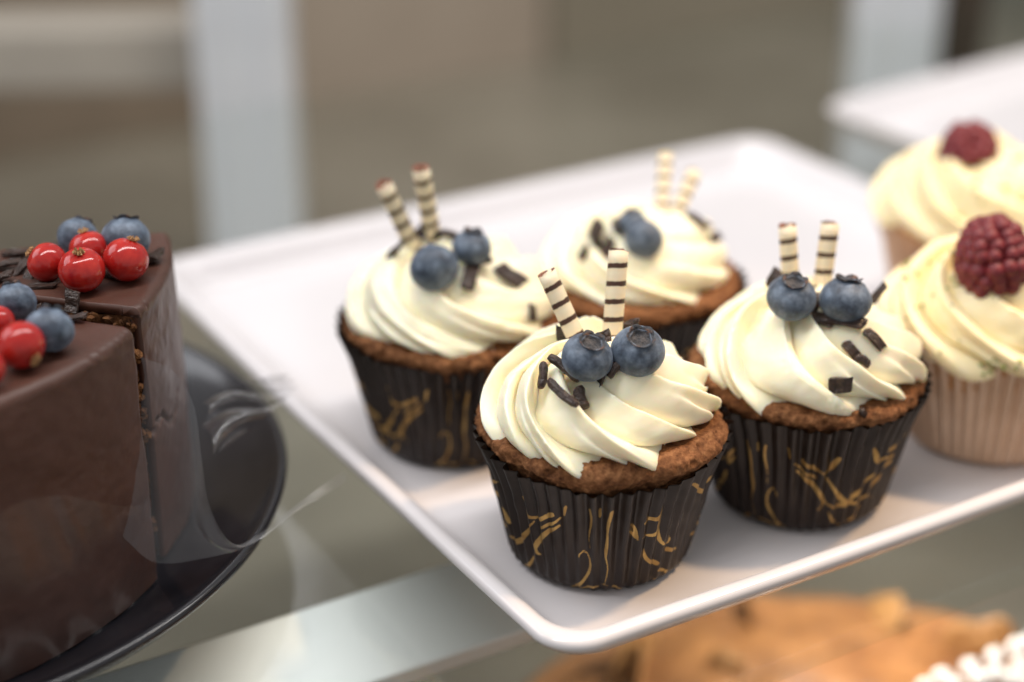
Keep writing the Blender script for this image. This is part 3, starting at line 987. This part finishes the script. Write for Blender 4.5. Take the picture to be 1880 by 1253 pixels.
choc_on(C4, [(1105, 437, 40, 46, 34, 'c', 25), (1130, 420, -20, 50, 24, 'c', 20), (1075, 465, 40, 24, 14, 'c'), (1313, 440, 40, 22, 18, 'c', 20), (1280, 408, -30, 40, 14, 'c', 10), (1120, 455, 60, 30, 18, 'c')],
        ['big blurred chip left of the berries on the rear chocolate cupcake', 'blurred chip touching the berries of the rear chocolate cupcake', 'small blurred leftmost chip on the rear chocolate cupcake', 'small blurred rightmost chip on the rear chocolate cupcake',
         'blurred chip right of the wafer rolls on the rear chocolate cupcake', 'blurred chip below the big one on the rear chocolate cupcake'], 'chocolate pieces on the rear chocolate cupcake')

# ------------------------------------------------------------------ raspberries and pistachio crumbs
def drupelet_mesh():
    bm = bmesh.new()
    bmesh.ops.create_icosphere(bm, subdivisions=2, radius=1.0)
    return bm_mesh('drupelet', bm, M['raspberry'], True)
DRUP = drupelet_mesh()
def raspberry(center, r, h, axis, label):
    root = bpy.data.objects.new('raspberry', None)
    COL.objects.link(root)
    root.location = center
    root.rotation_mode = 'QUATERNION'
    root.rotation_quaternion = Vector(axis).normalized().to_track_quat('Z', 'Y')
    prof = spline([(.80, 0), (1.0, .22), (.98, .45), (.80, .72), (.48, .92), (.02, 1.0)], 40)
    P, th = revolve(prof * [r * .86, h * .93], 28)
    link('core', new_mesh('core', P.reshape(-1, 3).tolist(), grid_faces(28, 40, True), M['raspberry']), root)
    rows = 9
    for j in range(rows):
        t = j / (rows - .4)
        pr_, pz = np.interp(t, np.linspace(0, 1, 40), prof[:, 0]), np.interp(t, np.linspace(0, 1, 40), prof[:, 1])
        n = max(1, int(round(2 * math.pi * pr_ * r / (r * .44))))
        for i in range(n):
            a = 2 * math.pi * (i + .5 * (j % 2)) / n + random.uniform(-.13, .13)
            k_ = random.uniform(.86, .94)
            o = link('drupelet', DRUP, root, (pr_ * r * k_ * math.cos(a), pr_ * r * k_ * math.sin(a), pz * h * .95 + random.uniform(-.0006, .0006)))
            s = r * .27 * random.uniform(.85, 1.12)
            o.scale = (s, s, s * 1.05)
    tag(root, label, 'raspberry', 'raspberries on the pale cupcakes')
    return root
d = dax(C5, .08)
raspberry(at_depth(1826, 524, d - .004), .0105, .0205, img_dir(-.10, .95, .18), 'dark red raspberry on the pale cupcake at the right edge')
d = dax(C6, .08)
raspberry(at_depth(1778, 308, d + .002), .0096, .0150, img_dir(0, .93, .2), 'raspberry half sunk in the cream of the farthest pale cupcake')
def crumbs(C, spots, label):
    V, F = [], []
    for px, py in spots:
        h = hit_cream(C, px, py)
        if h is None:
            continue
        c, n = h
        s = random.uniform(.0005, .0012)
        b = len(V)
        for q in ((1, 0, 0), (-1, 0, 0), (0, 1, 0), (0, -1, 0), (0, 0, 1), (0, 0, -1)):
            V.append(c + Vector([k * s * random.uniform(.6, 1.3) for k in q]) + n * s * .4)
        F += [(b + i, b + j, b + k) for i, j, k in ((0, 2, 4), (2, 1, 4), (1, 3, 4), (3, 0, 4), (2, 0, 5), (1, 2, 5), (3, 1, 5), (0, 3, 5))]
    o = link('pistachio_crumbs', new_mesh('pistachio_crumbs', V, F, M['pistachio'], False))
    o['kind'] = 'stuff'
    tag(o, label, 'crumbs')
rs = random.Random(8)
crumbs(C5, [(rs.gauss(1720, 45), rs.gauss(475, 22)) for _ in range(26)] + [(rs.uniform(1800, 1880), rs.uniform(660, 690)) for _ in range(14)] + [(rs.uniform(1640, 1880), rs.uniform(470, 690)) for _ in range(10)], 'green pistachio crumbs on the cream at the right edge')
crumbs(C6, [(rs.uniform(1740, 1880), rs.uniform(290, 400)) for _ in range(24)], 'green pistachio crumbs on the farthest pale cupcake')

# ------------------------------------------------------------------ black plate and the cut chocolate cake
APEX = Vector((-.1965, .463, 0))
prof = spline([(0.0, -.0122), (.075, -.0122), (.080, -.0115), (.092, -.0090), (.110, -.0050), (.122, .0012), (.1275, .0062), (.1290, .0085), (.1284, .0100), (.1266, .0098), (.1225, .0064), (.112, .0012), (.100, -.0010), (.06, -.0014), (0.0004, -.0015)], 110)
P, th = revolve(prof, 160)
bp = link('black_plate', new_mesh('black_plate', P.reshape(-1, 3).tolist(), grid_faces(160, 110, True), M['black_glaze']), None, (APEX.x, APEX.y, 0))
tag(bp, 'round glossy black plate under the cut chocolate cake', 'plate')

_b = bmesh.new()
bmesh.ops.create_icosphere(_b, subdivisions=1, radius=1.0)
ICO_V = [tuple(v.co) for v in _b.verts]
ICO_F = [tuple(v.index for v in f.verts) for f in _b.faces]
_b.free()
def cake_slice(apex, a0, a1, rad, z0, z1, label, seed, crack=False):
    root = bpy.data.objects.new('cake_slice', None)
    COL.objects.link(root)
    root.location = (apex.x, apex.y, z0)
    hh = z1 - z0
    # coating: outer wall, rounded brim and top
    na = 90
    prof = [(rad - .0035, .0)] + [(rad - .0006 * (1 - i / 14) , hh * i / 15 * .985) for i in range(15)]
    NW = 130
    prof = [(rad, hh * i / (NW - 1) * .965) for i in range(NW)]
    for i in range(1, 7):
        a = i / 6 * math.pi / 2
        prof.append((rad - .0028 * (1 - math.cos(a)), hh * .965 + .0027 * math.sin(a)))
    prof += [(rad - .0028 - (rad - .006) * i / 40, hh * .965 + .0027) for i in range(1, 41)]
    prof = np.array(prof)
    ang = np.linspace(a0, a1, na)
    Q = np.zeros((len(prof), na, 3))
    Q[..., 0] = prof[:, None, 0] * np.cos(ang)
    Q[..., 1] = prof[:, None, 0] * np.sin(ang)
    Q[..., 2] = prof[:, None, 1]
    dd = .00045 * fbm(Q * 60, seed, 3) + .00012 * fbm(Q * 400, seed + 2, 2)
    if crack:   # a crack that runs in from the cut
        zc = .0395 + .0030 * np.sin((ang - a0) * 30) + .0012 * vnoise(np.stack([ang * 90, ang * 0, ang * 0], -1), 5)
        dd = dd - .0026 * np.exp(-((Q[..., 2] - zc) / .0007) ** 2) * (1 - smooth(a0 + .12, a0 + .30, ang)) * (prof[:, None, 0] > rad - 1e-6)
    rag = .00045 * fbm(np.stack([ang * 45, ang * 0, ang * 0], -1), seed + 4, 4, .8) * smooth(-.2, .5, vnoise(np.stack([ang * 9, ang * 0, ang * 0], -1), seed + 6))
    Q[..., 0] += np.cos(ang) * dd
    Q[..., 1] += np.sin(ang) * dd
    Q[NW + 6:, :, 2] += dd[NW + 6:] * .8
    Q[NW:NW + 6, :, 0] += np.cos(ang) * rag
    Q[NW:NW + 6, :, 1] += np.sin(ang) * rag
    inner = Q.copy()
    sh = np.ones(len(prof)) * .0028
    inner[:NW + 6, :, 0] -= np.cos(ang) * .0028
    inner[:NW + 6, :, 1] -= np.sin(ang) * .0028
    inner[NW:, :, 2] -= .0028
    verts = Q.reshape(-1, 3).tolist() + inner.reshape(-1, 3).tolist()
    n1 = len(prof) * na
    F = grid_faces(na, len(prof)) + [tuple(reversed(f)) for f in grid_faces(na, len(prof), False, n1)]
    for v in range(len(prof) - 1):
        F.append((v * na, (v + 1) * na, n1 + (v + 1) * na, n1 + v * na))
        b = v * na + na - 1
        F.append((b + na, b, n1 + b, n1 + b + na))
    link('coating', new_mesh('coating', verts, F, M['ganache']), root)
    # crumb: a wedge with rough cut faces
    nr_, nh = 90, 70
    V, FF = [], []
    for sgn, aa in ((1, a0), (-1, a1)):
        rr = np.linspace(.004, rad - .0022, nr_)
        zz = np.linspace(.0003, hh * .965 - .0003, nh)
        RR, ZZ = np.meshgrid(rr, zz)
        nx, ny = -math.sin(aa) * -sgn, math.cos(aa) * -sgn
        G = np.stack([RR * math.cos(aa), RR * math.sin(aa), ZZ], -1)
        e = .0010 * fbm(G * 150, seed + 30, 3) + .0007 * fbm(G * 520, seed + 31, 2) + .0008 * np.sin(ZZ * 330 + 2) - .0004
        G[..., 0] += nx * e
        G[..., 1] += ny * e
        off = len(V)
        V += G.reshape(-1, 3).tolist()
        f = grid_faces(nr_, nh, False, off)
        FF += f if sgn < 0 else [tuple(reversed(q)) for q in f]
    link('crumb', new_mesh('crumb', V, FF, M['slice_crumb']), root)
    # crumbs broken loose along the outer corner of the cuts
    rg = random.Random(seed + 90)
    V, FF = [], []
    for aa, sg in ((a0, -1), (a1, 1)):
        for _ in range(260):
            r_ = rad - .0015 - abs(rg.gauss(0, .012))
            z_ = rg.uniform(.002, hh * .95)
            s_ = rg.uniform(.0006, .0018)
            off_ = sg * rg.uniform(.0, .0016)
            c_ = Vector((r_ * math.cos(aa) - math.sin(aa) * off_, r_ * math.sin(aa) + math.cos(aa) * off_, z_))
            b_ = len(V)
            for q in ICO_V:
                V.append(c_ + Vector(q) * s_ * rg.uniform(.7, 1.25))
            FF += [tuple(b_ + k_ for k_ in f_) for f_ in ICO_F]
    cb = link('loose_crumbs', new_mesh('loose_crumbs', V, FF, M['slice_crumb'], False), root)
    cb['kind'] = 'stuff'
    tag(root, label, 'cake slice', 'slices of chocolate cake on the black plate')
    return root
S2 = cake_slice(APEX, R(-14.2), R(17.5), .1000, .0, .0785, 'far chocolate cake slice topped with red currants and blueberries', 3, crack=True)
AP1 = Vector((-.1955, .4555, 0))
S1 = cake_slice(AP1, R(-62), R(-16.5), .1000, .0, .0778, 'near chocolate cake slice cut by the left edge of the picture', 7)
S1.rotation_euler = (0, 0, 0)

# chocolate crumbs and chips in the cut and on top
ZT = .0785 * .965 + .0027
def on_top(px, py, r=0.0, z=None):
    return on_z(px, py, (ZT if z is None else z) + r)

def currant_meshes():
    bm = bmesh.new()
    bmesh.ops.create_uvsphere(bm, u_segments=40, v_segments=28, radius=1.0)
    for v in bm.verts:
        v.co.z *= .95
        if v.co.z > .8:
            v.co.z -= (v.co.z - .8) * .35
    s = bm_mesh('berry', bm, M['currant'], True)
    rng = random.Random(3)
    V, F = [], []
    # dry flower remnant: a ragged little tuft of lobes
    for i in range(8):
        a = 2 * math.pi * i / 8 + rng.uniform(-.2, .2)
        l, w, hgt = rng.uniform(.20, .34), .08, rng.uniform(.06, .20)
        c, s_ = math.cos(a), math.sin(a)
        b = len(V)
        for (x, y, z) in ((.03, -w, .84), (.03, w, .84), (l, w * .5, .86 + hgt), (l, -w * .5, .86 + hgt), (l * .5, 0, 1.0 + hgt)):
            V.append((x * c - y * s_, x * s_ + y * c, z))
        F += [(b, b + 1, b + 4), (b + 1, b + 2, b + 4), (b + 2, b + 3, b + 4), (b + 3, b, b + 4), (b, b + 3, b + 2, b + 1)]
    t = new_mesh('dry_calyx', V, F, M['calyx_dry'], False)
    return s, t
CU_B, CU_T = currant_meshes()
def red_currant(px, py, rpx, axis, label, group, z=None, lift=0.0):
    r = rpx * .49 / FPX
    for _ in range(4):
        c = on_top(px, py, r * .95 + lift, z)
        r = rpx * depth_of(c) / FPX
    root = bpy.data.objects.new('red_currant', None)
    COL.objects.link(root)
    root.location = c
    root.rotation_mode = 'QUATERNION'
    root.rotation_quaternion = axis.to_track_quat('Z', 'Y')
    root.scale = (r, r, r)
    link('berry', CU_B, root)
    link('dry_calyx', CU_T, root)
    tag(root, label, 'red currant', group)
def cake_blueberry(px, py, rpx, axis, label, group, z=None, lift=0.0):
    r = rpx * .49 / FPX
    for _ in range(4):
        c = on_top(px, py, r * .92 + lift, z)
        r = rpx * depth_of(c) / FPX
    blueberry(c, r, axis, label, group, random.uniform(0, 6))
gf, gn = 'berries on the far cake slice', 'berries on the near cake slice'
red_currant(150, 496, 43, img_dir(.02, .72, .62), 'front red currant of the cluster on the far cake slice', gf)
red_currant(86, 482, 37, img_dir(-.85, .55, .2), 'leftmost red currant of the cluster on the far cake slice', gf)
red_currant(231, 477, 42, img_dir(.35, .85, .15), 'right red currant of the cluster on the far cake slice', gf)
red_currant(163, 458, 36, img_dir(-.25, .92, .2), 'rear red currant in the middle of the far slice cluster', gf)
cake_blueberry(143, 436, 38, img_dir(.2, .8, -.5), 'left blueberry behind the red currants', gf)
cake_blueberry(231, 439, 45, img_dir(.0, .95, -.1), 'right blueberry behind the red currants', gf)
red_currant(38, 634, 45, img_dir(.72, -.62, .35), 'whole red currant on the near cake slice', gn)
red_currant(-6, 594, 34, img_dir(-.5, .8, .2), 'red currant behind the blueberries at the left edge', gn)
red_currant(-28, 678, 38, img_dir(-.5, .8, .2), 'lowest red currant cut by the left edge', gn)
cake_blueberry(28, 556, 39, img_dir(-.3, .8, -.4), 'rear blueberry on the near cake slice', gn)
cake_blueberry(91, 606, 45, img_dir(.1, .9, -.35), 'front blueberry on the near cake slice beside the red currant', gn)
up = Vector((0, 0, 1))
far_l = ['chocolate chip leaning on the right red currant of the far slice', 'chocolate chip at the right of the far slice behind the currant', 'long shaving at the left edge of the far slice', 'upright shaving left of the leftmost currant on the far slice',
         'shaving farthest back at the left of the far slice', 'flat shaving in front of the leftmost currant on the far slice', 'shaving behind the leftmost currant on the far slice', 'shaving lowest at the left edge of the far slice',
         'chip wedged between the rear and right red currants', 'chip standing in the cut between the two slices', 'small upright shaving touching the leftmost currant']
for (px, py, ang, l, w, tl), lb in zip(((211, 510, -50, 42, 30, 25), (285, 482, -25, 34, 34, 20), (15, 492, 30, 50, 22, 10), (42, 498, 60, 36, 22, 30), (30, 470, -10, 44, 20, 8), (76, 530, 4, 56, 16, 5), (100, 456, 10, 30, 18, 0), (5, 515, 20, 40, 22, 12), (190, 462, 60, 26, 20, 40), (136, 555, 85, 40, 26, 60), (60, 505, 80, 34, 20, 40)), far_l):
    p = on_top(px, py)
    s = depth_of(p) / FPX
    place_choc(p, up, ang, (l * s, w * 1.8 * s), 'c', lb, 'chocolate shavings on the far cake slice', tilt=tl)
for (px, py, ang, l, w, tl), lb in zip(((142, 588, 10, 34, 18, 5), (60, 580, 20, 40, 20, 25), (20, 590, -20, 40, 18, 20)), ('shaving beside the front blueberry of the near slice', 'shaving between the blueberries of the near slice', 'shaving under the rear blueberry of the near slice')):
    p = on_top(px, py)
    s = depth_of(p) / FPX
    place_choc(p, up, ang, (l * s, w * 1.8 * s), 'c', lb, 'chocolate shavings on the near cake slice', tilt=tl)

# ------------------------------------------------------------------ curling acetate film
def film_sheet(curves, label, nu=70, nv=18, crumple=0.0, mat='film'):
    rows = [spline([tuple(at_depth(*q)) for q in c], nu) for c in curves]
    rows = np.array(rows)
    out = np.array([spline(rows[:, i], nv) for i in range(nu)]).transpose(1, 0, 2)
    if crumple:
        vv = np.linspace(0, 1, nv)[:, None] * 2.6 + 1.5 * vnoise(out * 34, 3)
        nn = np.abs(np.sin(vv * 3.1)) + .35 * np.abs(vnoise(out * 110, 4))
        out = out + np.array([.5, -.6, .6]) * (crumple * nn)[..., None]
    me = new_mesh('acetate_film', out.reshape(-1, 3).tolist(), grid_faces(nu, nv), M[mat])
    o = link('acetate_film', me)
    tag(o, label, 'film')
film_sheet([
    [(258, 655, .485), (318, 682, .486), (356, 745, .487), (370, 840, .490), (385, 930, .494), (425, 998, .498), (470, 985, .503), (535, 935, .510), (590, 893, .520), (632, 866, .530)],
    [(262, 720, .485), (300, 780, .485), (328, 860, .486), (350, 930, .489), (380, 985, .493), (425, 1006, .497), (475, 992, .502), (535, 945, .508), (592, 908, .518), (636, 880, .528)],
    [(200, 960, .482), (240, 1000, .484), (275, 1030, .486), (310, 1035, .488), (350, 1030, .491), (410, 1018, .495), (450, 1005, .500), (520, 958, .507), (585, 916, .516), (630, 888, .526)],
], 'clear plastic film curling away from the cake over the black plate rim')
film_sheet([
    [(366, 745, .530), (420, 715, .535), (470, 700, .542), (515, 700, .550)],
    [(372, 790, .525), (430, 770, .530), (480, 738, .540), (528, 715, .548)],
    [(376, 850, .520), (440, 800, .528), (490, 760, .536), (530, 728, .546)],
], 'crumpled clear film between the cake and the plate corner', 90, 70, .007, 'film_gloss')
# band of film still hugging the side of the near slice, rippled
ang = np.linspace(R(-66), R(-17.5), 80)
zz = np.linspace(.001, 1.0, 30)
AA, ZZ = np.meshgrid(ang, zz)
hgt = .050 - .022 * smooth(R(-45), R(-17), AA)
rr = .1012 + .0014 * ZZ * (1 + np.sin(AA * 17 + ZZ * 3)) + .0006 * np.sin(AA * 41 + 5 * ZZ)
FP = np.stack([AP1.x + rr * np.cos(AA), AP1.y + rr * np.sin(AA), .0005 + hgt * ZZ], -1)
o = link('acetate_film', new_mesh('acetate_film', FP.reshape(-1, 3).tolist(), grid_faces(80, 30), M['film_faint']))
tag(o, 'clear film band hugging the side of the near cake slice', 'film')

# ------------------------------------------------------------------ lower shelf: caramel nut tart with white beads put in for blurred highlights
tz = -.125
tc = Vector((.115, .485, tz))
prof = spline([(0.0, -.045), (.110, -.045), (.124, -.042), (.130, -.025), (.132, -.006), (.128, .001), (.12, -.002), (.10, -.001), (.05, .001), (.0005, .0015)], 90)
P, th = revolve(prof, 180)
P[..., 2] += .0018 * fbm(P * 45, 3, 3) * (prof[:, None, 1] > -.02)
tart = bpy.data.objects.new('caramel_tart', None)
COL.objects.link(tart)
tart.location = (tc.x, tc.y, tz - .005)
link('base', new_mesh('base', P.reshape(-1, 3).tolist(), grid_faces(180, 90, True), M['caramel']), tart)
rs = random.Random(5)
bm = bmesh.new()
bmesh.ops.create_icosphere(bm, subdivisions=3, radius=1.0)
for v in bm.verts:
    v.co *= 1 + .18 * math.sin(5 * v.co.x + 2) * math.cos(4 * v.co.y)
nutm = bm_mesh('nut', bm, M['nut'], True)
for i in range(26):
    a, r_ = rs.uniform(0, 6.28), .122 * math.sqrt(rs.random())
    o = link('nut', nutm, tart, (r_ * math.cos(a), r_ * math.sin(a), .002), (rs.uniform(0, 6), rs.uniform(0, 6), rs.uniform(0, 6)))
    s = rs.uniform(.005, .011)
    o.scale = (s * 1.5, s * 1.2, s * .18)
tag(tart, 'blurred golden brown nut tart on the shelf below', 'tart')
bm = bmesh.new()
bmesh.ops.create_icosphere(bm, subdivisions=3, radius=1.0)
glint_m = bm_mesh('glint_bead', bm, M['glint'], True)
for k_, (px, py) in enumerate(((1868, 1190), (1878, 1222), (1828, 1208), (1830, 1240), (1782, 1228), (1800, 1250), (1730, 1246), (1755, 1262), (1700, 1266), (1860, 1248), (1885, 1255), (1895, 1180))):
    o = link('glint_bead', glint_m, None, on_z(px, py, tz + .012))
    o.scale = (.0037,) * 3
    tag(o, 'white pearl bead standing in for a blurred highlight at the lower right corner', 'glint', 'highlight beads over the tart below')
